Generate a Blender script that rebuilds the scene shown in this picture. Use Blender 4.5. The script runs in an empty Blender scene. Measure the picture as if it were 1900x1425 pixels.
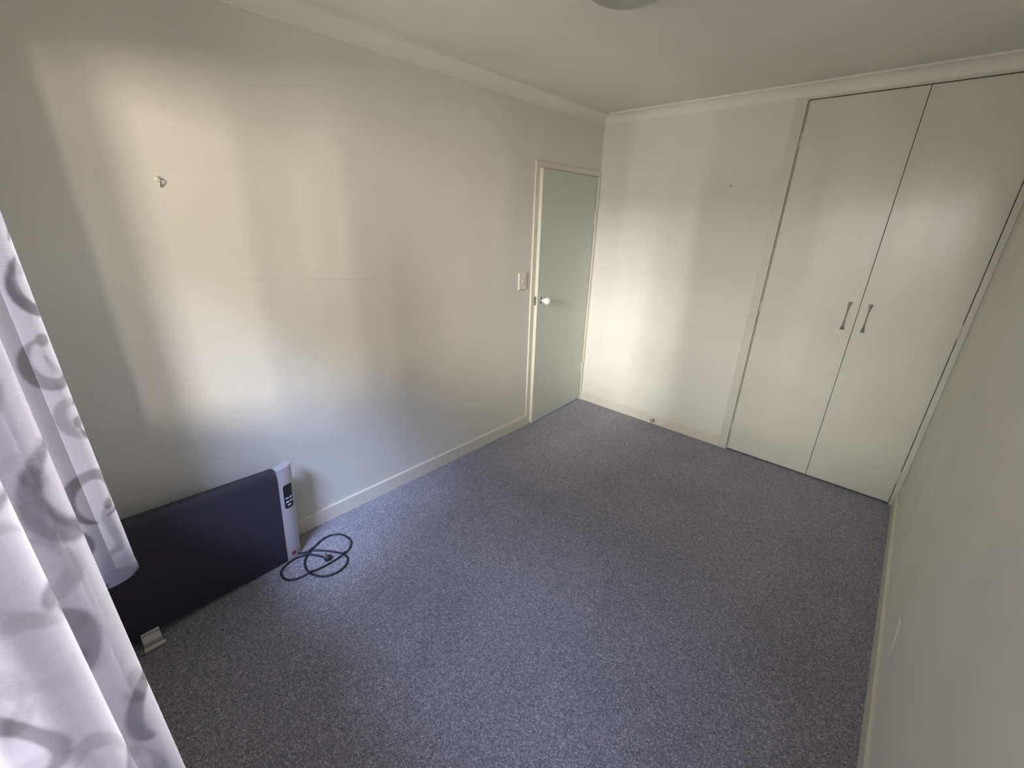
import bpy, bmesh, math, random
import numpy as np
from mathutils import Matrix, Vector

random.seed(4)
scene = bpy.context.scene
C = scene.collection
PI = math.pi

# ------------------------------------------------------------------ camera
W, H = 2.386, 2.40            # room width, height; back wall y = 0, left wall x = 0
YN = -3.50                    # inner face of the window wall
cam_data = bpy.data.cameras.new('camera')
cam = bpy.data.objects.new('camera', cam_data); C.objects.link(cam)
cam_data.sensor_fit = 'HORIZONTAL'; cam_data.sensor_width = 36
cam_data.lens = 784.327 / 1900 * 36
cam_data.clip_start = 0.01
cam.matrix_world = Matrix((
    (0.73405406, -0.26473059, 0.62536577, 2.0811201),
    (0.67859111, 0.25061735, -0.69043830, -3.3023834),
    (0.02605263, 0.93118669, 0.36361051, 1.6303737),
    (0, 0, 0, 1)))
scene.camera = cam

# ------------------------------------------------------------------ world, lights, exposure
scene.view_settings.view_transform = 'Standard'
scene.view_settings.look = 'None'
scene.view_settings.gamma = 1
scene.view_settings.use_curve_mapping = False
scene.view_settings.exposure = 0.16

world = bpy.data.worlds.new('sky'); scene.world = world; world.use_nodes = True
nt = world.node_tree; nt.nodes.clear()
wo = nt.nodes.new('ShaderNodeOutputWorld'); bg = nt.nodes.new('ShaderNodeBackground')
tc = nt.nodes.new('ShaderNodeTexCoord'); sep = nt.nodes.new('ShaderNodeSeparateXYZ')
ramp = nt.nodes.new('ShaderNodeValToRGB')
mp = nt.nodes.new('ShaderNodeMapRange')
mp.inputs['From Min'].default_value = -1; mp.inputs['From Max'].default_value = 1
nt.links.new(tc.outputs['Generated'], sep.inputs[0]); nt.links.new(sep.outputs['Z'], mp.inputs['Value'])
nt.links.new(mp.outputs[0], ramp.inputs[0]); nt.links.new(ramp.outputs[0], bg.inputs[0]); nt.links.new(bg.outputs[0], wo.inputs[0])
cr = ramp.color_ramp
cr.elements[0].position = 0.0; cr.elements[0].color = (0.60, 0.54, 0.44, 1)
cr.elements[1].position = 1.0; cr.elements[1].color = (0.42, 0.55, 1.0, 1)
e = cr.elements.new(0.48); e.color = (0.78, 0.70, 0.56, 1)
e = cr.elements.new(0.54); e.color = (0.92, 0.90, 0.86, 1)
e = cr.elements.new(0.70); e.color = (0.62, 0.72, 1.0, 1)
bg.inputs['Strength'].default_value = 1.7


def area(name, loc, target, sx, sy, power, col, spread=PI):
    d = bpy.data.lights.new(name, 'AREA'); d.shape = 'RECTANGLE'; d.size = sx; d.size_y = sy
    d.energy = power; d.color = col; d.spread = spread
    o = bpy.data.objects.new(name, d); C.objects.link(o)
    o.location = loc
    o.rotation_euler = (Vector(target) - Vector(loc)).to_track_quat('-Z', 'Y').to_euler()
    return o


# the window opening guides sky sampling
portal = area('window_portal', (1.36, YN - 0.09, 1.50), (1.36, 0, 1.50), 1.90, 1.20, 1, (1, 1, 1))
portal.data.cycles.is_portal = True
# daylight outside: sunlit wall, sky, ground; fill and streak lights added out of view
area('sunlit_wall_light', (4.9, -8.1, 2.2), (0.0, -2.7, 1.5), 0.8, 1.6, 290, (1.0, 0.88, 0.68))
area('left_streak_light', (5.9, -7.4, 2.1), (0.0, -2.9, 1.4), 0.3, 1.2, 90, (1.0, 0.86, 0.68))  # narrow source added outside to streak the left wall
area('left_wall_fill_light', (3.2, -9.5, 1.9), (0.0, -1.9, 1.2), 0.4, 1.6, 260, (1.0, 0.86, 0.70))  # added warm source, brightens the middle of the left wall
area('blue_sky_light', (3.6, -8.0, 6.9), (0.3, -2.4, 0.1), 2.6, 1.8, 1420, (0.50, 0.60, 0.97))
area('back_band_light', (0.95, -10.0, 1.6), (1.0, 0, 1.4), 0.22, 2.2, 110, (1.0, 0.91, 0.74))  # added strip source for the bright band and streaks on the back wall
area('sunlit_ground_light', (1.8, -8.5, -0.5), (1.2, -0.5, 2.2), 3.5, 2.0, 285, (1.0, 0.93, 0.78))
area('back_fill_light', (2.2, -14.0, 4.3), (1.5, 0, 1.2), 3.0, 3.0, 3050, (1.0, 0.98, 0.95))  # broad fill added outside for the back wall and wardrobe doors
area('back_streak_light', (2.3, -12.0, 2.2), (1.6, 0, 1.3), 0.30, 2.4, 250, (1.0, 0.96, 0.90))  # second narrow source, added to streak the back wall

# ------------------------------------------------------------------ materials
MATS = {}


def new_mat(name):
    m = bpy.data.materials.new(name); m.use_nodes = True
    MATS[name] = m
    return m, m.node_tree, m.node_tree.nodes['Principled BSDF']


def add_bump(nt, bsdf, scale, strength, dist=0.001, detail=3, coord='Object'):
    tc = nt.nodes.new('ShaderNodeTexCoord'); n = nt.nodes.new('ShaderNodeTexNoise'); b = nt.nodes.new('ShaderNodeBump')
    n.inputs['Scale'].default_value = scale; n.inputs['Detail'].default_value = detail
    b.inputs['Strength'].default_value = strength; b.inputs['Distance'].default_value = dist
    nt.links.new(tc.outputs[coord], n.inputs['Vector']); nt.links.new(n.outputs['Fac'], b.inputs['Height'])
    nt.links.new(b.outputs[0], bsdf.inputs['Normal'])
    return tc, n, b


def paint(name, col, rough, bump_scale=220, bump=0.25, mottle=0.05, mscale=2.5, spec=0.4):
    m, nt, b = new_mat(name)
    tc, n, _ = add_bump(nt, b, bump_scale, bump)
    n2 = nt.nodes.new('ShaderNodeTexNoise'); n2.inputs['Scale'].default_value = mscale; n2.inputs['Detail'].default_value = 5
    nt.links.new(tc.outputs['Object'], n2.inputs['Vector'])
    r = nt.nodes.new('ShaderNodeValToRGB')
    r.color_ramp.elements[0].position = 0.3; r.color_ramp.elements[1].position = 0.7
    r.color_ramp.elements[0].color = tuple(c * (1 - mottle) for c in col) + (1,)
    r.color_ramp.elements[1].color = tuple(min(1, c * (1 + mottle * .6)) for c in col) + (1,)
    nt.links.new(n2.outputs['Fac'], r.inputs[0]); nt.links.new(r.outputs[0], b.inputs['Base Color'])
    b.inputs['Roughness'].default_value = rough; b.inputs['Specular IOR Level'].default_value = spec
    return m


def plain(name, col, rough=0.5, metal=0.0, bump=None):
    m, nt, b = new_mat(name)
    b.inputs['Base Color'].default_value = (*col, 1); b.inputs['Roughness'].default_value = rough
    b.inputs['Metallic'].default_value = metal
    tc, n, bp = add_bump(nt, b, *(bump or (400, 0.05)))
    return m


WALL = (0.75, 0.742, 0.675)
m_wall = paint('wall_paint', WALL, 0.75)
m_ceil = paint('ceiling_paint', (0.77, 0.76, 0.70), 0.9, 120, 0.2)
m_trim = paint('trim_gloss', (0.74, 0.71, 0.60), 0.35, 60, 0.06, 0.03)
m_cornice = paint('cornice_paint', (0.82, 0.81, 0.74), 0.7, 150, 0.08, 0.02)
m_door = paint('door_paint', (0.625, 0.65, 0.59), 0.42, 60, 0.08, 0.03)
m_robe = paint('wardrobe_paint', (0.69, 0.68, 0.59), 0.24, 26, 0.10, 0.04, 3, 0.5)
m_dark = plain('dark_interior', (0.03, 0.03, 0.03), 0.9)
m_chrome = plain('chrome', (0.50, 0.49, 0.47), 0.12, 1.0)
m_steel = plain('dull_steel', (0.45, 0.43, 0.40), 0.35, 1.0)
m_porc = plain('porcelain', (0.86, 0.85, 0.82), 0.12)
m_switch = plain('switch_plastic', (0.80, 0.75, 0.62), 0.3)
m_rubber = plain('beige_rubber', (0.42, 0.34, 0.24), 0.6)
m_black = plain('black_plastic', (0.018, 0.018, 0.024), 0.35)
m_cord = plain('black_cord', (0.016, 0.017, 0.028), 0.45)
m_silver = plain('silver_plastic', (0.50, 0.50, 0.53), 0.35, 0.25)
m_silver_top = plain('silver_edge', (0.60, 0.58, 0.52), 0.4, 0.1)
m_button = plain('button_grey', (0.62, 0.64, 0.68), 0.3)
m_red = plain('red_plastic', (0.28, 0.03, 0.045), 0.3)
m_frame = plain('window_aluminium', (0.66, 0.66, 0.64), 0.4, 0.3)

# heater front: fine dark perforated panel
m_panel, nt, b = new_mat('heater_panel_paint')
b.inputs['Base Color'].default_value = (0.030, 0.026, 0.042, 1); b.inputs['Roughness'].default_value = 0.55
tc, n, bp = add_bump(nt, b, 900, 0.3)

# wall_left gets a faint scuffed seam across it
m, nt, b = new_mat('wall_paint_seam')
m_wall_seam = m
tc, n, _ = add_bump(nt, b, 220, 0.25)
n2 = nt.nodes.new('ShaderNodeTexNoise'); n2.inputs['Scale'].default_value = 2.2; n2.inputs['Detail'].default_value = 5
nt.links.new(tc.outputs['Object'], n2.inputs['Vector'])
r = nt.nodes.new('ShaderNodeValToRGB'); r.color_ramp.elements[0].position = .3; r.color_ramp.elements[1].position = .7
r.color_ramp.elements[0].color = tuple(c * .95 for c in WALL) + (1,); r.color_ramp.elements[1].color = tuple(c * 1.03 for c in WALL) + (1,)
nt.links.new(n2.outputs['Fac'], r.inputs[0])
sp = nt.nodes.new('ShaderNodeSeparateXYZ'); nt.links.new(tc.outputs['Object'], sp.inputs[0])


def mnode(nt, op, a, b=None, clamp=False):
    x = nt.nodes.new('ShaderNodeMath'); x.operation = op; x.use_clamp = clamp
    for i, v in enumerate((a, b)):
        if v is None: continue
        if isinstance(v, (int, float)): x.inputs[i].default_value = v
        else: nt.links.new(v, x.inputs[i])
    return x.outputs[0]


line = mnode(nt, 'ADD', mnode(nt, 'MULTIPLY', sp.outputs['Y'], 0.083), sp.outputs['Z'])       # z + .083 y
dist = mnode(nt, 'ABSOLUTE', mnode(nt, 'SUBTRACT', line, 1.346 - .083 * 2.55))
lw = mnode(nt, 'SUBTRACT', 1.0, mnode(nt, 'DIVIDE', dist, 0.008), True)
yr = mnode(nt, 'SUBTRACT', 1.0, mnode(nt, 'DIVIDE', mnode(nt, 'ABSOLUTE', mnode(nt, 'ADD', sp.outputs['Y'], 2.5)), 0.5), True)
n3 = nt.nodes.new('ShaderNodeTexNoise'); n3.inputs['Scale'].default_value = 18; nt.links.new(tc.outputs['Object'], n3.inputs['Vector'])
f = mnode(nt, 'MULTIPLY', mnode(nt, 'MULTIPLY', lw, mnode(nt, 'POWER', yr, .5)), mnode(nt, 'MULTIPLY', n3.outputs['Fac'], .24))
mx = nt.nodes.new('ShaderNodeMix'); mx.data_type = 'RGBA'; mx.inputs['B'].default_value = (0.25, 0.23, 0.20, 1)
nt.links.new(f, mx.inputs['Factor']); nt.links.new(r.outputs[0], mx.inputs['A']); nt.links.new(mx.outputs['Result'], b.inputs['Base Color'])
b.inputs['Roughness'].default_value = .75; b.inputs['Specular IOR Level'].default_value = .4

# carpet: speckled blue-grey loop pile
m_carpet, nt, b = new_mat('carpet_speckle')
tc = nt.nodes.new('ShaderNodeTexCoord')
v = nt.nodes.new('ShaderNodeTexVoronoi'); v.inputs['Scale'].default_value = 270; nt.links.new(tc.outputs['Object'], v.inputs['Vector'])
sc_ = nt.nodes.new('ShaderNodeSeparateColor'); nt.links.new(v.outputs['Color'], sc_.inputs[0])
r1 = nt.nodes.new('ShaderNodeValToRGB'); nt.links.new(sc_.outputs[0], r1.inputs[0])
cr = r1.color_ramp
cr.elements[0].position = 0; cr.elements[0].color = (0.112, 0.111, 0.134, 1)
cr.elements[1].position = 1; cr.elements[1].color = (0.43, 0.41, 0.42, 1)
for p_, c_ in ((.30, (0.168, 0.166, 0.196)), (.60, (0.215, 0.211, 0.243)), (.88, (0.275, 0.266, 0.295))):
    e = cr.elements.new(p_); e.color = (*c_, 1)
n1 = nt.nodes.new('ShaderNodeTexNoise'); n1.inputs['Scale'].default_value = 75; n1.inputs['Detail'].default_value = 3; n1.inputs['Roughness'].default_value = .7
nt.links.new(tc.outputs['Object'], n1.inputs['Vector'])
n2 = nt.nodes.new('ShaderNodeTexNoise'); n2.inputs['Scale'].default_value = 3.0; n2.inputs['Detail'].default_value = 4
nt.links.new(tc.outputs['Object'], n2.inputs['Vector'])
vv = mnode(nt, 'ADD', mnode(nt, 'MULTIPLY', n1.outputs['Fac'], .75), mnode(nt, 'MULTIPLY', n2.outputs['Fac'], .50))
vv = mnode(nt, 'ADD', vv, .80)
hs = nt.nodes.new('ShaderNodeHueSaturation'); nt.links.new(r1.outputs[0], hs.inputs['Color']); nt.links.new(vv, hs.inputs['Value'])
nt.links.new(hs.outputs[0], b.inputs['Base Color'])
b.inputs['Roughness'].default_value = .95; b.inputs['Specular IOR Level'].default_value = .1
b.inputs['Sheen Weight'].default_value = .15
bp = nt.nodes.new('ShaderNodeBump'); bp.inputs['Strength'].default_value = .7; bp.inputs['Distance'].default_value = .003
nt.links.new(mnode(nt, 'ADD', v.outputs['Distance'], n1.outputs['Fac']), bp.inputs['Height']); nt.links.new(bp.outputs[0], b.inputs['Normal'])

# sheer curtain with a denser woven scroll pattern (print stored as a point attribute)
m_curtain, nt, b = new_mat('sheer_curtain')
nt.nodes.remove(b)
out = nt.nodes['Material Output']
at = nt.nodes.new('ShaderNodeAttribute'); at.attribute_name = 'scroll'
uv = nt.nodes.new('ShaderNodeUVMap'); uv.uv_map = 'UVMap'
mpn = nt.nodes.new('ShaderNodeMapping'); mpn.inputs['Scale'].default_value = (9, 420, 1); nt.links.new(uv.outputs[0], mpn.inputs[0])
ns = nt.nodes.new('ShaderNodeTexNoise'); ns.inputs['Scale'].default_value = 1; ns.inputs['Detail'].default_value = 3; nt.links.new(mpn.outputs[0], ns.inputs[0])
colm = nt.nodes.new('ShaderNodeMix'); colm.data_type = 'RGBA'
colm.inputs['A'].default_value = (0.48, 0.462, 0.515, 1); colm.inputs['B'].default_value = (0.155, 0.147, 0.168, 1)
nt.links.new(at.outputs['Fac'], colm.inputs['Factor'])
tr = nt.nodes.new('ShaderNodeBsdfTransparent'); tl = nt.nodes.new('ShaderNodeBsdfTranslucent'); df = nt.nodes.new('ShaderNodeBsdfDiffuse')
nt.links.new(colm.outputs['Result'], tl.inputs['Color']); nt.links.new(colm.outputs['Result'], df.inputs['Color'])
m1 = nt.nodes.new('ShaderNodeMixShader'); m1.inputs[0].default_value = .5
nt.links.new(tl.outputs[0], m1.inputs[1]); nt.links.new(df.outputs[0], m1.inputs[2])
m2 = nt.nodes.new('ShaderNodeMixShader')
op = mnode(nt, 'ADD', mnode(nt, 'MULTIPLY', ns.outputs['Fac'], .30), mnode(nt, 'ADD', mnode(nt, 'MULTIPLY', at.outputs['Fac'], .12), .50), True)
nt.links.new(op, m2.inputs[0]); nt.links.new(tr.outputs[0], m2.inputs[1]); nt.links.new(m1.outputs[0], m2.inputs[2])
nt.links.new(m2.outputs[0], out.inputs['Surface'])

# window glass, thin
m_glass, nt, b = new_mat('window_glass')
nt.nodes.remove(b); out = nt.nodes['Material Output']
tr = nt.nodes.new('ShaderNodeBsdfTransparent'); gl = nt.nodes.new('ShaderNodeBsdfGlossy'); gl.inputs['Roughness'].default_value = .01
ms = nt.nodes.new('ShaderNodeMixShader'); ms.inputs[0].default_value = .05
nt.links.new(tr.outputs[0], ms.inputs[1]); nt.links.new(gl.outputs[0], ms.inputs[2]); nt.links.new(ms.outputs[0], out.inputs['Surface'])

# ceiling-light glass
m_opal = plain('opal_glass', (0.42, 0.41, 0.40), 0.15)
m_opal.node_tree.nodes['Principled BSDF'].inputs['Transmission Weight'].default_value = 0.15


# ------------------------------------------------------------------ mesh helpers
def obj(name, bm, mat, parent=None, smooth=False, kind=None):
    me = bpy.data.meshes.new(name)
    bmesh.ops.recalc_face_normals(bm, faces=bm.faces)
    bm.to_mesh(me); bm.free()
    me.materials.append(mat)
    if smooth:
        for p_ in me.polygons: p_.use_smooth = True
        try: me.set_sharp_from_angle(angle=math.radians(40))
        except Exception: pass
    o = bpy.data.objects.new(name, me); C.objects.link(o)
    if parent is not None: o.parent = parent
    if kind: o['kind'] = kind
    return o


def box(bm, x0, x1, y0, y1, z0, z1, bev=0.0, seg=2):
    r = bmesh.ops.create_cube(bm, size=1)
    vs = r['verts']
    for v in vs:
        v.co = Vector(((x0 + x1) / 2 + v.co.x * (x1 - x0), (y0 + y1) / 2 + v.co.y * (y1 - y0), (z0 + z1) / 2 + v.co.z * (z1 - z0)))
    if bev > 0:
        es = list({e for v in vs for e in v.link_edges})
        bmesh.ops.bevel(bm, geom=es, offset=bev, segments=seg, affect='EDGES', profile=.5)
    return bm


def new_box(*a, **k):
    return box(bmesh.new(), *a, **k)


def lathe(bm, prof, origin, axis='Z', n=32):
    """prof: (radius, height) pairs along the axis"""
    ax = {'X': (Vector((0, 1, 0)), Vector((0, 0, 1)), Vector((1, 0, 0))), 'Y': (Vector((0, 0, 1)), Vector((1, 0, 0)), Vector((0, 1, 0))),
          'Z': (Vector((1, 0, 0)), Vector((0, 1, 0)), Vector((0, 0, 1)))}[axis]
    o = Vector(origin); rings = []
    for r, h in prof:
        if r < 1e-6: rings.append([bm.verts.new(o + ax[2] * h)])
        else: rings.append([bm.verts.new(o + ax[2] * h + ax[0] * r * math.cos(2 * PI * i / n) + ax[1] * r * math.sin(2 * PI * i / n)) for i in range(n)])
    for a, b in zip(rings, rings[1:]):
        for i in range(n):
            j = (i + 1) % n
            if len(a) == 1 and len(b) == 1: continue
            if len(a) == 1: bm.faces.new((a[0], b[i], b[j]))
            elif len(b) == 1: bm.faces.new((a[i], a[j], b[0]))
            else: bm.faces.new((a[i], a[j], b[j], b[i]))
    for ring in (rings[0], rings[-1]):
        if len(ring) > 1: bm.faces.new(ring)
    return bm


def loft(bm, rings, cap=True):
    vr = [[bm.verts.new(p) for p in r] for r in rings]
    n = len(vr[0])
    for a, b in zip(vr, vr[1:]):
        for i in range(n):
            j = (i + 1) % n
            bm.faces.new((a[i], a[j], b[j], b[i]))
    if cap:
        bm.faces.new(vr[0]); bm.faces.new(vr[-1])
    return bm


def smooth_path(pts, sub=8):
    P = [Vector(p) for p in pts]; out = []
    for i in range(len(P) - 1):
        p0 = P[max(i - 1, 0)]; p1 = P[i]; p2 = P[i + 1]; p3 = P[min(i + 2, len(P) - 1)]
        for k in range(sub):
            t = k / sub
            out.append(.5 * ((2 * p1) + (p2 - p0) * t + (2 * p0 - 5 * p1 + 4 * p2 - p3) * t * t + (3 * p1 - p0 - 3 * p2 + p3) * t ** 3))
    out.append(P[-1]); return out


def tube(bm, path, r, n=10):
    rings = []; up = Vector((0, 0, 1))
    for i, p in enumerate(path):
        t = (path[min(i + 1, len(path) - 1)] - path[max(i - 1, 0)]).normalized()
        s = t.cross(up)
        if s.length < 1e-4: s = Vector((1, 0, 0))
        s.normalize(); u = s.cross(t)
        rr = r[i] if isinstance(r, (list, tuple)) else r
        rings.append([p + s * rr * math.cos(2 * PI * k / n) + u * rr * math.sin(2 * PI * k / n) for k in range(n)])
    return loft(bm, rings)


def structure(name, bm, mat, parent=None, smooth=False):
    return obj(name, bm, mat, parent, smooth, 'structure' if parent is None else None)


def thing(name, label, cat, loc, group=None):
    o = bpy.data.objects.new(name, None); C.objects.link(o); o.location = loc
    o.empty_display_size = .05
    o['label'] = label; o['category'] = cat
    if group: o['group'] = group
    return o


def tag(o, label, cat, group=None):
    o['label'] = label; o['category'] = cat
    if group: o['group'] = group
    return o


def adopt(o, parent):
    """parent an object built in world coordinates without moving it"""
    m = Matrix.Identity(4); p = parent
    while p is not None:
        m = p.matrix_basis @ m if p.parent is None else p.matrix_parent_inverse @ p.matrix_basis @ m
        p = p.parent
    o.parent = parent
    o.matrix_parent_inverse = m.inverted()
    return o


# ------------------------------------------------------------------ room shell
structure('floor', new_box(-.10, W + .10, YN - .08, .70, -.10, 0), m_carpet)
structure('ceiling', new_box(-.10, W + .10, YN - .08, .70, H, H + .10), m_ceil)

DY0, DY1, DZ = -.800, -.022, 1.972       # door opening in the left wall
bm = bmesh.new()
box(bm, -.10, 0, YN - .08, DY0, 0, H); box(bm, -.10, 0, DY1, .0, 0, H); box(bm, -.10, 0, DY0, DY1, DZ, H)
wall_left = structure('wall_left', bm, m_wall_seam)

RX0, RX1, RZ = 1.374, 2.357, 2.3225       # wardrobe opening in the back wall
bm = bmesh.new()
box(bm, -.10, RX0 - .03, 0, .10, 0, H); box(bm, RX0 - .03, W + .10, 0, .10, RZ + .008, H)
structure('wall_back', bm, m_wall)
wall_right = structure('wall_right', new_box(W, W + .10, YN - .08, 0.10, 0, H), m_wall)

WX0, WX1, WZ0, WZ1 = .47, 2.345, .90, 2.10   # window opening behind the camera
bm = bmesh.new()
box(bm, 0, WX0, YN - .08, YN, 0, H); box(bm, WX1, W, YN - .08, YN, 0, H)
box(bm, WX0, WX1, YN - .08, YN, 0, WZ0); box(bm, WX0, WX1, YN - .08, YN, WZ1, H)
structure('wall_near', bm, m_wall)

# cornice: coved plaster, mitred in the corners
CD = .0675
prof = [(0, CD + .003), (.003, CD + .003), (.004, CD - .004)]
for k in range(9):
    a = k / 8 * PI / 2
    prof.append((.007 + (CD - .015) * (1 - math.cos(a)), CD - .006 - (CD - .015) * math.sin(a)))
prof += [(CD - .0085, .011), (CD, .011), (CD, 0), (0, 0)]


def corner_run(prof, kind, z_sign, zref):
    rings = []
    for end in (0, 1):
        ring = []
        for d, h in prof:
            z = zref - h if z_sign < 0 else zref + h
            if kind == 'left': ring.append((d, (YN + d) if end == 0 else -d, z))
            if kind == 'back': ring.append((d if end == 0 else W - d, -d, z))
            if kind == 'right': ring.append((W - d, -d if end == 0 else YN + d, z))
            if kind == 'near': ring.append((W - d if end == 0 else d, YN + d, z))
        rings.append(ring)
    return loft(bmesh.new(), rings)


for i, k in enumerate(('left', 'back', 'right', 'near')):
    structure('trim_%d' % (i + 1), corner_run(prof, k, -1, H), m_cornice, None, True)

# baseboards
BH = .088


def base_prof(y0, y1, axis, wall):
    bt = .012
    p = [(0, 0), (bt, 0), (bt, BH - .006), (bt - .003, BH - .001), (bt - .006, BH), (0, BH)]
    rings = []
    for t in (y0, y1):
        if wall == 'left': rings.append([(d, t, h) for d, h in p])
        if wall == 'right': rings.append([(W - d, t, h) for d, h in p])
        if wall == 'back': rings.append([(t, -d, h) for d, h in p])
        if wall == 'near': rings.append([(t, YN + d, h) for d, h in p])
    return loft(bmesh.new(), rings)


structure('baseboard_left', base_prof(YN, -.832, 0, 'left'), m_trim)
structure('baseboard_back', base_prof(.013, 1.312, 0, 'back'), m_trim)
structure('baseboard_right', base_prof(YN, -.016, 0, 'right'), m_trim)
structure('baseboard_near', base_prof(.012, W - .012, 0, 'near'), m_trim)

# door frame: jambs lining the opening and flat casings round it
frame = structure('trim_5', new_box(0, .014, -.832, DY0 + .004, 0, DZ - .004, bev=.002), m_trim)
obj('head_casing', new_box(0, .014, -.832, -.001, DZ - .004, 2.004, bev=.002), m_trim, frame)
obj('side_casing', new_box(0, .014, DY1 - .004, -.001, 0, DZ - .004, bev=.002), m_trim, frame)
bm = bmesh.new()
box(bm, -.10, .004, DY0, DY0 + .006, 0, DZ); box(bm, -.10, .004, DY1 - .006, DY1, 0, DZ); box(bm, -.10, .004, DY0 + .006, DY1 - .006, DZ - .006, DZ)
box(bm, -.10, -.046, DY0 + .006, DY0 + .020, 0, DZ - .006); box(bm, -.10, -.046, DY1 - .020, DY1 - .006, 0, DZ - .006)
obj('jamb_lining', bm, m_trim, frame)
bm = new_box(.0035, .0062, -.7965, -.7935, 1.020, 1.085)
obj('strike_plate', bm, m_steel, frame)

# door leaf, a touch ajar, hinged at the corner end
HY, HX = -.036, .004                        # hinge line
LW, LT = .752, .035
ang = math.radians(2.7)
door = bpy.data.objects.new('door_1', None); C.objects.link(door); door['kind'] = 'structure'
door.location = (HX, HY, 0); door.rotation_euler = (0, 0, ang)
# leaf in local space: runs along -y from the hinge, front face at x = 0
obj('door_leaf', new_box(-LT, 0, -LW, -.001, .016, 1.962, bev=.0012), m_door, door)
obj('lit_edge_strip', new_box(-LT + .001, -.001, -LW - .0006, -LW + .004, .018, 1.960), m_trim, door)  # paler strip over the leaf edge, window light put into its colour
bm = bmesh.new(); box(bm, -.026, -.009, -LW - .0018, -LW + .001, 1.015, 1.085)
lp = obj('latch_plate', bm, m_steel, door)
bm = lathe(bmesh.new(), [(0, -.011), (.006, -.011), (.008, -.006), (.008, .001)], (-.0175, -LW, 1.05), 'Y', 14)
obj('latch_bolt', bm, m_steel, lp, True)
kz, ky = 1.050, -.690
bm = lathe(bmesh.new(), [(.0, .0), (.012, .0), (.0125, .014), (.020, .022), (.0265, .034), (.0285, .046), (.0255, .058), (.016, .066), (0, .069)], (.005, ky, kz), 'X', 32)
knob = obj('door_knob', bm, m_porc, door, True)
knob['label'] = 'white porcelain door knob'
bm = lathe(bmesh.new(), [(0, 0), (.031, 0), (.031, .003), (.024, .007), (.012, .009), (0, .009)], (.0, ky, kz), 'X', 32)
obj('rose', bm, m_chrome, knob, True)


def hinge_bm(x, y, z, h, r, axis_dir=None, leaf=None):
    bm = bmesh.new(); n = 3
    lathe(bm, [(0, -h / 2 - .006), (r * .6, -h / 2 - .005), (r * .75, -h / 2 - .001), (r * .5, -h / 2)], (x, y, z), 'Z', 12)
    for k in range(n):
        z0 = -h / 2 + k * h / n + .0008; z1 = -h / 2 + (k + 1) * h / n - .0008
        lathe(bm, [(0, z0), (r, z0), (r, z1), (0, z1)], (x, y, z), 'Z', 12)
    lathe(bm, [(r * .5, h / 2), (r * .75, h / 2 + .001), (r * .6, h / 2 + .005), (0, h / 2 + .006)], (x, y, z), 'Z', 12)
    if leaf: box(bm, *leaf, z - h / 2, z + h / 2)
    return bm


for z in (1.655, .335):
    o = obj('hinge', hinge_bm(HX + .007, HY + .003, z, .088, .0068, leaf=(HX - .001, HX + .002, HY - .012, HY + .016)), m_trim, None, True)
    adopt(o, door)

# ------------------------------------------------------------------ built-in wardrobe
robe = thing('built_in_wardrobe', 'built-in wardrobe with two tall cream flush doors and chrome handles', 'wardrobe', (1.86, .05, 0))
bm = bmesh.new()                             # carcass behind the doors
box(bm, RX0 - .03, RX0 - .002, .10, .60, 0, RZ); box(bm, RX1 + .002, W, .10, .60, 0, RZ)
box(bm, RX0 - .03, W, .60, .62, 0, RZ + .01); box(bm, RX0 - .03, W, .10, .60, RZ + .008, RZ + .02)
box(bm, RX0 - .03, W, .03, .60, .0005, .004)
adopt(obj('carcass', bm, m_dark), robe)
adopt(obj('frame_post', new_box(1.313, RX0 - .003, -.016, .10, 0, RZ + .0095, bev=.0015), m_robe), robe)
adopt(obj('frame_post', new_box(RX1 + .001, W - .0005, -.008, .10, 0, RZ + .0095, bev=.0015), m_robe), robe)
adopt(obj('head_rail', new_box(RX0 - .003, RX1 + .001, -.008, .10, RZ + .001, RZ + .0098), m_robe), robe)
# rebate bead just inside the left post (the pale line between two dark joints)
adopt(obj('bead', new_box(RX0 - .0005, RX0 + .0035, -.004, .09, .0, RZ - .0005), m_robe), robe)
XM = 1.9039


def robe_door(x0, x1, handle_x, hinge_x):
    d = obj('wardrobe_door', new_box(x0, x1, -.006, .013, .012, RZ - .004, bev=.0012), m_robe); adopt(d, robe)
    # waisted chrome pull
    z0, z1 = 1.046, 1.216; rings = []; n = 14
    for k in range(n + 1):
        t = k / n; s = abs(2 * t - 1)
        w = .0034 + .0080 * max(0, (s - .25) / .75) ** 1.7
        th = .0032 + .0042 * max(0, (s - .35) / .65) ** 1.5
        xc = -.030 + .006 * (1 - s * s) * -1 + .0035 * s
        zz = z0 + (z1 - z0) * t
        # faceted: ridge along the front centre
        rings.append([(handle_x - w, xc + th, zz), (handle_x, xc + th * 1.1, zz), (handle_x + w, xc + th, zz), (handle_x + w, xc + .0005, zz), (handle_x, xc - th * .55, zz), (handle_x - w, xc + .0005, zz)])
    h = obj('handle', loft(bmesh.new(), rings), m_chrome); adopt(h, d)
    for zz in (z0 + .007, z1 - .007):
        adopt(obj('handle_post', new_box(handle_x - .006, handle_x + .006, -.026, -.006, zz - .006, zz + .006, bev=.0015), m_chrome), d)
    for z in (2.115, 1.122, .200):
        adopt(obj('hinge', hinge_bm(hinge_x, -.0085, z, .070, .0048), m_robe, None, True), d)
    return d


robe_door(RX0 + .0065, XM - .0014, 1.853, RX0 + .003)
robe_door(XM + .0014, RX1 - .0025, 1.953, RX1 - .0005)

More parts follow.
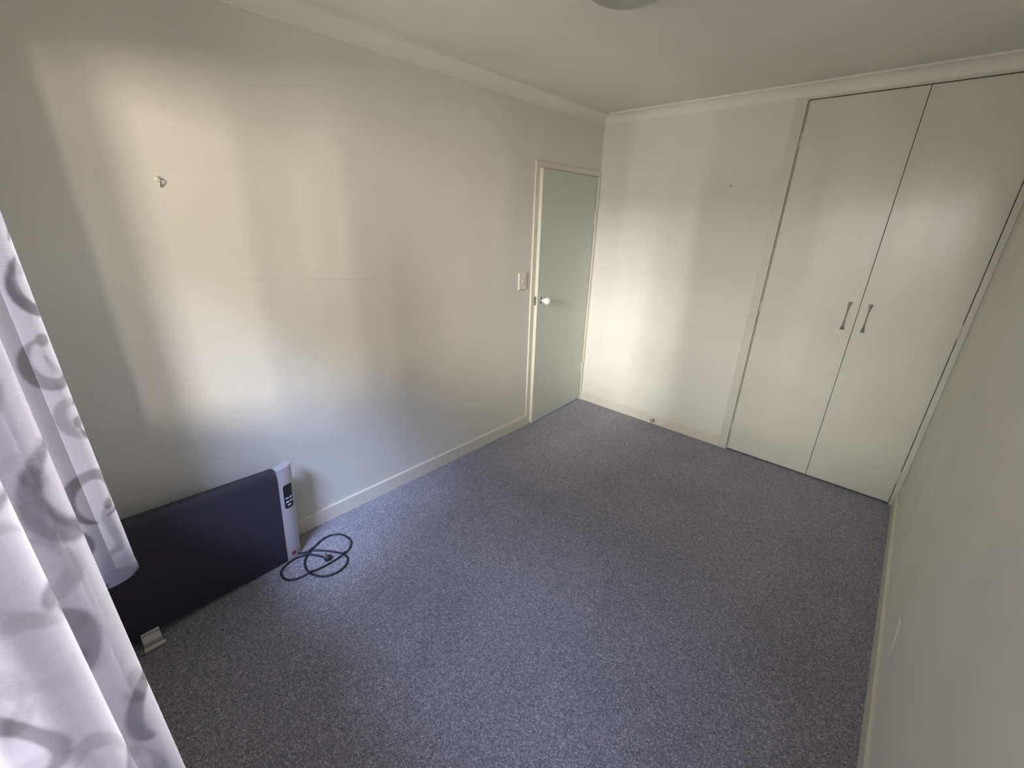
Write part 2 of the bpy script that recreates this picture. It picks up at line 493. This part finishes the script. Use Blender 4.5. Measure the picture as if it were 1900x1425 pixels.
# ------------------------------------------------------------------ window behind the camera
win = structure('window_1', new_box(WX0, WX1, YN - .08, YN - .04, WZ0, WZ0 + .045, bev=.002), m_frame)
for a in ((WX0, WX1, YN - .08, YN - .04, WZ1 - .045, WZ1), (WX0, WX0 + .045, YN - .08, YN - .04, WZ0 + .045, WZ1 - .045),
          (WX1 - .045, WX1, YN - .08, YN - .04, WZ0 + .045, WZ1 - .045), (1.29, 1.335, YN - .08, YN - .04, WZ0 + .045, WZ1 - .045)):
    obj('frame_bar', new_box(*a, bev=.002), m_frame, win)
for a in ((WX0 + .045, 1.29), (1.335, WX1 - .045)):
    obj('pane', new_box(a[0], a[1], YN - .062, YN - .058, WZ0 + .045, WZ1 - .045), m_glass, win)
obj('sill', new_box(WX0 - .03, WX1 + .02, YN - .04, YN + .022, WZ0 - .022, WZ0, bev=.003), m_trim, win)

# curtain on its rod
rod = thing('curtain_rod', 'white curtain rod above the window behind the sheer curtain', 'curtain rod', (1.3, YN + .085, 2.215))
bm = lathe(bmesh.new(), [(0, -1.06), (.012, -1.06), (.012, 1.0), (0, 1.0)], (0, 0, 0), 'X', 20)
obj('pole', bm, m_porc, rod, True)
for sx in (-1.06, 1.0):
    bm = lathe(bmesh.new(), [(0, -.022), (.014, -.016), (.02, 0), (.014, .016), (0, .022)], (sx, 0, 0), 'X', 20)
    obj('finial', bm, m_porc, rod, True)
for sx in (-.98, .92):
    obj('bracket', new_box(sx - .012, sx + .012, -.085, .006, -.02, .014, bev=.003), m_porc, rod)

# plan of the pleats, far (left) end first: (x, y) ; sheers hang sill-length
plan = [(.884, -3.358), (.905, -3.322), (.935, -3.331), (.950, -3.372), (.936, -3.412), (.975, -3.446)]
for xp, yp, hw in ((1.065, -3.372, .036), (1.215, -3.376, .036), (1.365, -3.372, .034), (1.518, -3.3375, .030), (1.618, -3.362, .028), (1.760, -3.418, .030), (1.890, -3.420, .030), (2.020, -3.415, .030), (2.150, -3.418, .030), (2.275, -3.415, .030)):  # rightmost pleats, out of view, added to dim and streak the daylight
    ym = yp + (-3.447 - yp) * .32; yn = yp + (-3.447 - yp) * .72
    if xp > 1.07: plan.append((xp - hw * 1.55, -3.449))
    plan += [(xp - hw * .38, yn), (xp - hw, ym), (xp, yp), (xp + hw, ym), (xp + hw * .38, yn), (xp + hw * 1.5, -3.447)]
plan.append((2.335, -3.450))
path = smooth_path([(x, y, 0) for x, y in plan], 24)
PX = np.array([p.x for p in path]); PY = np.array([p.y for p in path])
S = np.concatenate([[0], np.cumsum(np.hypot(np.diff(PX), np.diff(PY)))])
STEP = .0026
ss = np.arange(0, S[-1], STEP); cxp = np.interp(ss, S, PX); cyp = np.interp(ss, S, PY)
k_ = np.ones(5) / 5
cxp[2:-2] = np.convolve(cxp, k_, 'valid'); cyp[2:-2] = np.convolve(cyp, k_, 'valid')
ZB, ZT = .838, 2.19
zz = np.arange(ZB, ZT + .001, .0036)


def curtain_xyz(s_i, z):
    """fold positions with a slow drift down the drop"""
    x = cxp[s_i][None, :] + 0.004 * np.sin(2.3 * z[:, None] + 9 * ss[s_i][None, :])
    y = cyp[s_i][None, :] + 0.0022 * np.sin(3.1 * z[:, None] + 5 * ss[s_i][None, :]) * 1.0
    top = np.clip((z[:, None] - 1.75) / .45, 0, 1)
    y = y * (1 - .35 * top) + (-3.405) * .35 * top
    return x, y


def scroll_field(s, z):
    """woven scrolls: C and S curls with bulb ends, as a 0..1 mask over fabric coordinates"""
    rng = np.random.default_rng(11)
    out = np.zeros_like(s)

    def disc(cx, cy, r):
        return np.clip((r - np.hypot(s - cx, z - cy)) / .0050 + .5, 0, 1)

    def stroke(pts, ws):
        res = np.zeros_like(s)
        x0, x1 = min(p[0] for p in pts) - .05, max(p[0] for p in pts) + .05
        sel = (s > x0) & (s < x1)
        if not sel.any(): return res
        a = s[sel]; b_ = z[sel]; v = np.zeros_like(a)
        for (p, q, w0, w1) in zip(pts, pts[1:], ws, ws[1:]):
            dx, dy = q[0] - p[0], q[1] - p[1]; L2 = dx * dx + dy * dy + 1e-12
            t = np.clip(((a - p[0]) * dx + (b_ - p[1]) * dy) / L2, 0, 1)
            d = np.hypot(a - p[0] - t * dx, b_ - p[1] - t * dy)
            v = np.maximum(v, np.clip((w0 + (w1 - w0) * t - d) / .0050 + .5, 0, 1))
        res[sel] = v
        return res

    row = 0
    zc = ZB - .03
    while zc < ZT + .1:
        sc = -.05 + (.085 if row % 2 else 0)
        while sc < ss[-1] + .1:
            k = rng.integers(0, 4); flip = rng.choice([-1, 1]); ang0 = rng.uniform(0, 2 * PI); R0 = rng.uniform(.034, .052)
            cx, cy = sc + rng.uniform(-.015, .015), zc + rng.uniform(-.02, .02)
            if k <= 2:       # spiral C with a bulb
                n = 22; sweep = rng.uniform(1.3, 1.75) * PI; pts = []; ws = []
                for i in range(n + 1):
                    t = i / n; rr = R0 * (1 - .42 * t)
                    a = ang0 + flip * sweep * t
                    pts.append((cx + rr * math.cos(a), cy + 1.25 * rr * math.sin(a))); ws.append(.0035 + .0085 * math.sin(PI * min(1, t * 1.15)) ** .8)
                out = np.maximum(out, stroke(pts, ws)); out = np.maximum(out, disc(pts[-1][0], pts[-1][1], .0125))
            else:            # long S sweep
                n = 24; pts = []; ws = []
                for i in range(n + 1):
                    t = i / n
                    u = (t - .5) * .17; w = flip * .032 * math.sin(2 * PI * t)
                    ca, sa = math.cos(1.1 + .5 * math.sin(ang0)), math.sin(1.1 + .5 * math.sin(ang0))
                    pts.append((cx + u * ca - w * sa, cy + u * sa + w * ca)); ws.append(.0030 + .0075 * math.sin(PI * t))
                out = np.maximum(out, stroke(pts, ws)); out = np.maximum(out, disc(pts[0][0], pts[0][1], .011))
            sc += .135
        zc += .135; row += 1
    return out


def cloth(name, s_i, z, offset=0.0, parent=None):
    X, Y = curtain_xyz(s_i, z)
    if offset:
        gx = np.gradient(X, axis=1); gy = np.gradient(Y, axis=1); L = np.hypot(gx, gy) + 1e-9
        X = X - gy / L * offset; Y = Y + gx / L * offset
    Zg = np.repeat(z[:, None], len(s_i), 1)
    nz, ns_ = X.shape
    co = np.stack([X, Y, Zg], -1).reshape(-1, 3)
    idx = np.arange(nz * ns_).reshape(nz, ns_)
    q = np.stack([idx[:-1, :-1], idx[:-1, 1:], idx[1:, 1:], idx[1:, :-1]], -1).reshape(-1, 4)
    me = bpy.data.meshes.new(name)
    me.vertices.add(len(co)); me.vertices.foreach_set('co', co.ravel())
    me.loops.add(q.size); me.loops.foreach_set('vertex_index', q.ravel())
    me.polygons.add(len(q)); me.polygons.foreach_set('loop_start', np.arange(0, q.size, 4)); me.polygons.foreach_set('loop_total', np.full(len(q), 4))
    me.polygons.foreach_set('use_smooth', np.ones(len(q), bool))
    uvl = me.uv_layers.new(name='UVMap')
    sg = np.repeat(ss[s_i][None, :], nz, 0)
    UV = np.stack([sg, Zg], -1).reshape(-1, 2)
    uvl.data.foreach_set('uv', UV[q.ravel()].ravel())
    at = me.attributes.new('scroll', 'FLOAT', 'POINT'); at.data.foreach_set('value', scroll_field(sg, Zg).astype(np.float32).ravel())
    me.update(calc_edges=True); me.validate()
    me.materials.append(m_curtain)
    o = bpy.data.objects.new(name, me); C.objects.link(o)
    if parent: o.parent = parent
    return o


allS = np.arange(len(ss))
curtain = tag(cloth('curtain', allS, zz), 'sheer white curtain with grey scroll pattern gathered at the window', 'curtain')
cloth('hem', allS, zz[:7], .0012, curtain)
cloth('side_hem', allS[:9], zz, .0012, curtain)

# ------------------------------------------------------------------ light switch
sw = thing('light_switch', 'cream light switch on the left wall beside the door frame', 'light switch', (0, -.930, 1.208))
obj('plate', new_box(0, .011, -.040, .040, -.060, .060, bev=.003), m_switch, sw)
bm = lathe(bmesh.new(), [(0, 0), (.0085, 0), (.0085, .0035), (.0065, .005), (0, .0055)], (.011, .0, .0), 'X', 20)
obj('button', bm, m_porc, sw, True)
for z in (-.042, .042):
    bm = lathe(bmesh.new(), [(0, 0), (.003, 0), (.0028, .0008), (0, .001)], (.011, 0, z), 'X', 10)
    obj('screw', bm, m_switch, sw, True)

# picture hook on the left wall
hk = thing('wall_hook', 'small painted hook stuck high on the left wall', 'hook', (0, -2.934, 1.731))
bm = lathe(bmesh.new(), [(0, 0), (.0105, 0), (.0105, .003), (.008, .006), (0, .007)], (0, 0, 0), 'X', 18)
obj('base', bm, m_wall, hk, True)
bm = tube(bmesh.new(), smooth_path([(.004, .004, .004), (.014, .006, .0), (.016, .006, -.010), (.008, .005, -.020), (.0035, .005, -.026)], 5), .0026, 8)
obj('hook_arm', bm, m_steel, hk, True)
# wall plug in the back wall
pl = thing('wall_plug', 'tiny screw left in the back wall beside the wardrobe', 'screw', (1.029, 0, 1.876))
bm = lathe(bmesh.new(), [(0, 0), (.0065, 0), (.006, -.003), (.0035, -.0045), (.0035, -.012), (.0052, -.013), (.004, -.016), (0, -.0165)], (0, 0, 0), 'Y', 14)
obj('screw_head', bm, m_steel, pl, True)
# door stop on the back baseboard
ds = thing('door_stop', 'small round beige door stop screwed to the back baseboard', 'door stop', (.768, -.012, .040))
bm = lathe(bmesh.new(), [(0, 0), (.013, 0), (.013, -.004), (.009, -.007), (.0085, -.020), (0, -.020)], (0, 0, 0), 'Y', 20)
obj('stem', bm, m_trim, ds, True)
bm = lathe(bmesh.new(), [(0, -.018), (.015, -.018), (.017, -.022), (.017, -.034), (.013, -.039), (0, -.040)], (0, 0, 0), 'Y', 24)
obj('bumper', bm, m_rubber, ds, True)

# ceiling light, mostly above the frame
cl = thing('ceiling_light', 'round glass ceiling light in the middle of the ceiling', 'ceiling light', (1.155, -1.765, H))
bm = lathe(bmesh.new(), [(0, 0), (.135, 0), (.14, -.006), (.14, -.020), (.12, -.024), (0, -.024)], (0, 0, 0), 'Z', 48)
obj('base_ring', bm, m_chrome, cl, True)
prof2 = [(.150, -.020), (.157, -.024), (.157, -.030)]
for k in range(1, 9):
    a = k / 8 * PI / 2
    prof2.append((.155 * math.cos(a), -.032 - .060 * math.sin(a)))
bm = lathe(bmesh.new(), prof2[:-1] + [(0, -.092)], (0, 0, 0), 'Z', 48)
obj('glass_bowl', bm, m_opal, cl, True)
for k in range(3):
    a = 2 * PI * k / 3 + 1.75
    bm = lathe(bmesh.new(), [(0, -.038), (.005, -.036), (.007, -.026), (.005, -.012), (0, -.010)], (.154 * math.cos(a), .154 * math.sin(a), 0), 'Z', 12)
    obj('clip', bm, m_chrome, cl, True)

# raised plaster tear on the right wall
P = [(-1.474, .300, .004), (-1.500, .292, .012), (-1.535, .275, .015), (-1.560, .245, .014), (-1.570, .215, .011), (-1.578, .192, .003)]
rings = []
for (y, z, w) in P:
    rings.append([(W - .0002, y - w * .6, z + w * .55), (W - .0045, y - w * .1, z + w * .1), (W - .0050, y + w * .35, z - w * .3), (W - .0002, y + w * .6, z - w * .55)])
obj('plaster_tear', loft(bmesh.new(), rings), m_trim, wall_right)

# ------------------------------------------------------------------ panel heater (left end held up on its foot, right end down on the carpet)
ht = thing('panel_heater', 'black panel heater with silver ends standing on carpet against the left wall', 'heater', (0, 0, 0))
BR = Vector((.165, -2.822, .003)); BL = Vector((.206, -3.303, .038)); TR = Vector((.146, -2.803, .493))
ex = (BL - BR).normalized()                          # along the panel, towards the window
ez = (TR - BR); ez = (ez - ex * ez.dot(ex)).normalized()
ey = ez.cross(ex)                                    # out of the front (towards the room)
if ey.x < 0: ey = -ey
Mh = Matrix(((ex.x, ey.x, ez.x, BR.x), (ex.y, ey.y, ez.y, BR.y), (ex.z, ey.z, ez.z, BR.z), (0, 0, 0, 1)))
ht.matrix_world = Mh
HL, HH = .645, .496
# front panel: rolled-back top edge with a slot behind it
prof = [(0, .0), (0, HH - .050), (-.0025, HH - .046), (-.004, HH - .030), (-.012, HH - .012), (-.020, HH - .003), (-.030, HH), (-.060, HH - .002), (-.066, HH - .012), (-.066, .004), (-.060, 0)]
obj('front_panel', loft(bmesh.new(), [[(0.001, y, z) for y, z in prof], [(HL, y, z) for y, z in prof]]), m_panel, ht, True)
bm = bmesh.new()
for k in range(14):
    box(bm, .03 + k * .042, .065 + k * .042, -.056, -.036, HH - .0022, HH - .0004)
obj('vent_slot', bm, m_black, ht)


def end_cap(x_in, sgn, wd=.078):
    """curved silver end, sweeping back to the wall away from the panel"""
    bm = bmesh.new(); top = HH + .006; bot = -.002
    pts = []
    for k in range(11):
        t = k / 10
        pts.append((x_in + sgn * wd * (t ** .9), .004 - .032 * t ** 3.2))
    back = [(x_in + sgn * wd * .92, -.070), (x_in + sgn * wd * .58, -.052), (x_in, -.036)]
    ring = pts + back
    # slightly domed top edge, deeper at the outside
    loft(bm, [[(x, y, bot) for x, y in ring], [(x, y, bot + .004) for x, y in ring], [(x, y, top - .004 + .006 * abs(x - x_in) / wd) for x, y in ring], [(x + sgn * -.001, y - .002, top + .006 * abs(x - x_in) / wd) for x, y in ring]])
    return bm, pts


bm, cpts = end_cap(0, -1)
capr = obj('end_cap', bm, m_silver, ht, True)
bm, _ = end_cap(HL, 1, .024)
obj('end_cap', bm, m_silver, ht, True)


def cap_y(x):
    t = (abs(x) / .078) ** (1 / .9)
    return .004 - .032 * t ** 3.2


def cap_patch(bm, xs, z0, z1, lift, rad=0.0, zslope=0.0):
    """a thin plate following the cap's curve"""
    n = len(xs); top, bot, ft, fb = [], [], [], []
    for i, x in enumerate(xs):
        e = min(abs(x - xs[0]), abs(x - xs[-1])); c = 0
        if rad > 0 and e < rad: c = rad - math.sqrt(max(0, rad * rad - (rad - e) ** 2))
        y = cap_y(x)
        top.append((x, y - .001, z1 - c)); bot.append((x, y - .001, z0 + c)); ft.append((x, y + lift, z1 - c)); fb.append((x, y + lift, z0 + c))
    rings = [[bot[i], top[i], ft[i], fb[i]] for i in range(n)]
    return loft(bm, rings)


def xs_(a, b, n): return [a + (b - a) * i / (n - 1) for i in range(n)]


disp = obj('control_panel', cap_patch(bmesh.new(), xs_(-.016, -.064, 16), HH - .205, HH - .080, .0014, .009), m_black, capr)
for (a, b_, z) in ((-.022, -.038, .150), (-.042, -.058, .150), (-.022, -.038, .170), (-.042, -.058, .170), (-.028, -.048, .188)):
    obj('button', cap_patch(bmesh.new(), xs_(a, b_, 6), HH - z - .0035, HH - z + .0035, .0042, .0025), m_button, capr)
bm = lathe(bmesh.new(), [(.0055, 0), (.010, 0), (.010, .003), (.007, .004), (.0055, .003)], (-.030, cap_y(-.03), .034), 'Y', 20)
obj('logo_ring', bm, m_red, capr, True)
# left foot: silver bracket with a ribbed top and a rounded bar on the carpet
def ribbed(x0, x1, prof): return loft(bmesh.new(), [[(x0, y, z) for y, z in prof], [(x1, y, z) for y, z in prof]])
foot = obj('foot', ribbed(.520, .578, [(-.05, -.004), (.0, -.004), (.004, .012), (.007, .012), (.010, .008), (.012, -.002), (.030, -.018), (.034, -.034), (.026, -.034), (.020, -.024), (-.05, -.016)]), m_silver, ht)
prof = [(.052 + .010 * math.cos(a), -.032 + .010 * math.sin(a)) for a in [2 * PI * k / 14 for k in range(14)]]
obj('foot_bar', ribbed(.516, .582, prof), m_silver_top, foot, True)
obj('foot_plate', new_box(.520, .578, -.08, .050, -.040, -.035, bev=.001), m_silver, foot)

# power cord coiled on the carpet
cpts2 = [(0.105, -2.765), (0.135, -2.768), (0.162, -2.757), (0.169, -2.737), (0.185, -2.707), (0.225, -2.668), (0.274, -2.634), (0.311, -2.613), (0.342, -2.607),
         (0.371, -2.613), (0.396, -2.635), (0.411, -2.673), (0.406, -2.716), (0.383, -2.75), (0.351, -2.771), (0.317, -2.782),
         (0.278, -2.783), (0.242, -2.773), (0.215, -2.757), (0.188, -2.727), (0.163, -2.688), (0.141, -2.639), (0.14, -2.599), (0.159, -2.562),
         (0.197, -2.54), (0.242, -2.535), (0.276, -2.544), (0.306, -2.571), (0.322, -2.609), (0.328, -2.655), (0.33, -2.707), (0.326, -2.76),
         (0.32, -2.801), (0.312, -2.84), (0.293, -2.87), (0.26, -2.882), (0.225, -2.878), (0.199, -2.859), (0.182, -2.823), (0.177, -2.781),
         (0.194, -2.747), (0.223, -2.714), (0.252, -2.697), (0.270, -2.689)]
flat = smooth_path([(x, y, .0045) for x, y in cpts2], 8)
CR = .0050
zs = []
for i, p in enumerate(flat):
    z = CR + .0004
    for j in range(0, i - 14):
        d = (Vector((p.x, p.y)) - Vector((flat[j].x, flat[j].y))).length
        if d < .016: z = max(z, CR + .0004 + 2 * CR * max(0, min(1, (.016 - d) / .008)))
    zs.append(z)
for _ in range(2): zs = [sum(zs[max(0, i - 1):i + 2]) / len(zs[max(0, i - 1):i + 2]) for i in range(len(zs))]
for i in range(10): zs[i] = max(zs[i], .018 * (1 - i / 10) + zs[i])
cord = obj('power_cord', tube(bmesh.new(), [Vector((p.x, p.y, z)) for p, z in zip(flat, zs)], CR, 10), m_cord, None, True)
adopt(cord, ht)
# moulded three-pin plug at its end, pins up towards the room
d2 = Vector((.030, .010, 0)).normalized()
Mp = Matrix.Translation((.296, -2.681, .017)) @ Matrix(((d2.x, -d2.y, 0, 0), (d2.y, d2.x, 0, 0), (0, 0, 1, 0), (0, 0, 0, 1))) @ Matrix.Rotation(math.radians(-38), 4, 'Y')
bm = lathe(bmesh.new(), [(0, -.014), (.013, -.014), (.0165, -.011), (.0175, -.004), (.0175, .003), (.016, .006), (0, .006)], (0, 0, 0), 'Z', 24)
loft(bm, [[(-.034, -.0042, -.012), (-.034, .0042, -.012), (-.034, .0042, -.004), (-.034, -.0042, -.004)], [(-.012, -.009, -.013), (-.012, .009, -.013), (-.012, .009, .001), (-.012, -.009, .001)]])
bm.transform(Mp)
plug = obj('plug', bm, m_cord, None, True)
adopt(plug, cord)
bm = bmesh.new()
for (px, py, a) in ((-.007, .006, 30), (-.007, -.006, -30), (.008, 0, 90)):
    b2 = new_box(-.0032, .0032, -.0008, .0008, .006, .023)
    b2.transform(Matrix.Translation((px, py, 0)) @ Matrix.Rotation(math.radians(a), 4, 'Z'))
    me = bpy.data.meshes.new('tmp'); b2.to_mesh(me); b2.free(); bm.from_mesh(me); bpy.data.meshes.remove(me)
bm.transform(Mp)
adopt(obj('plug_pins', bm, m_chrome), cord)
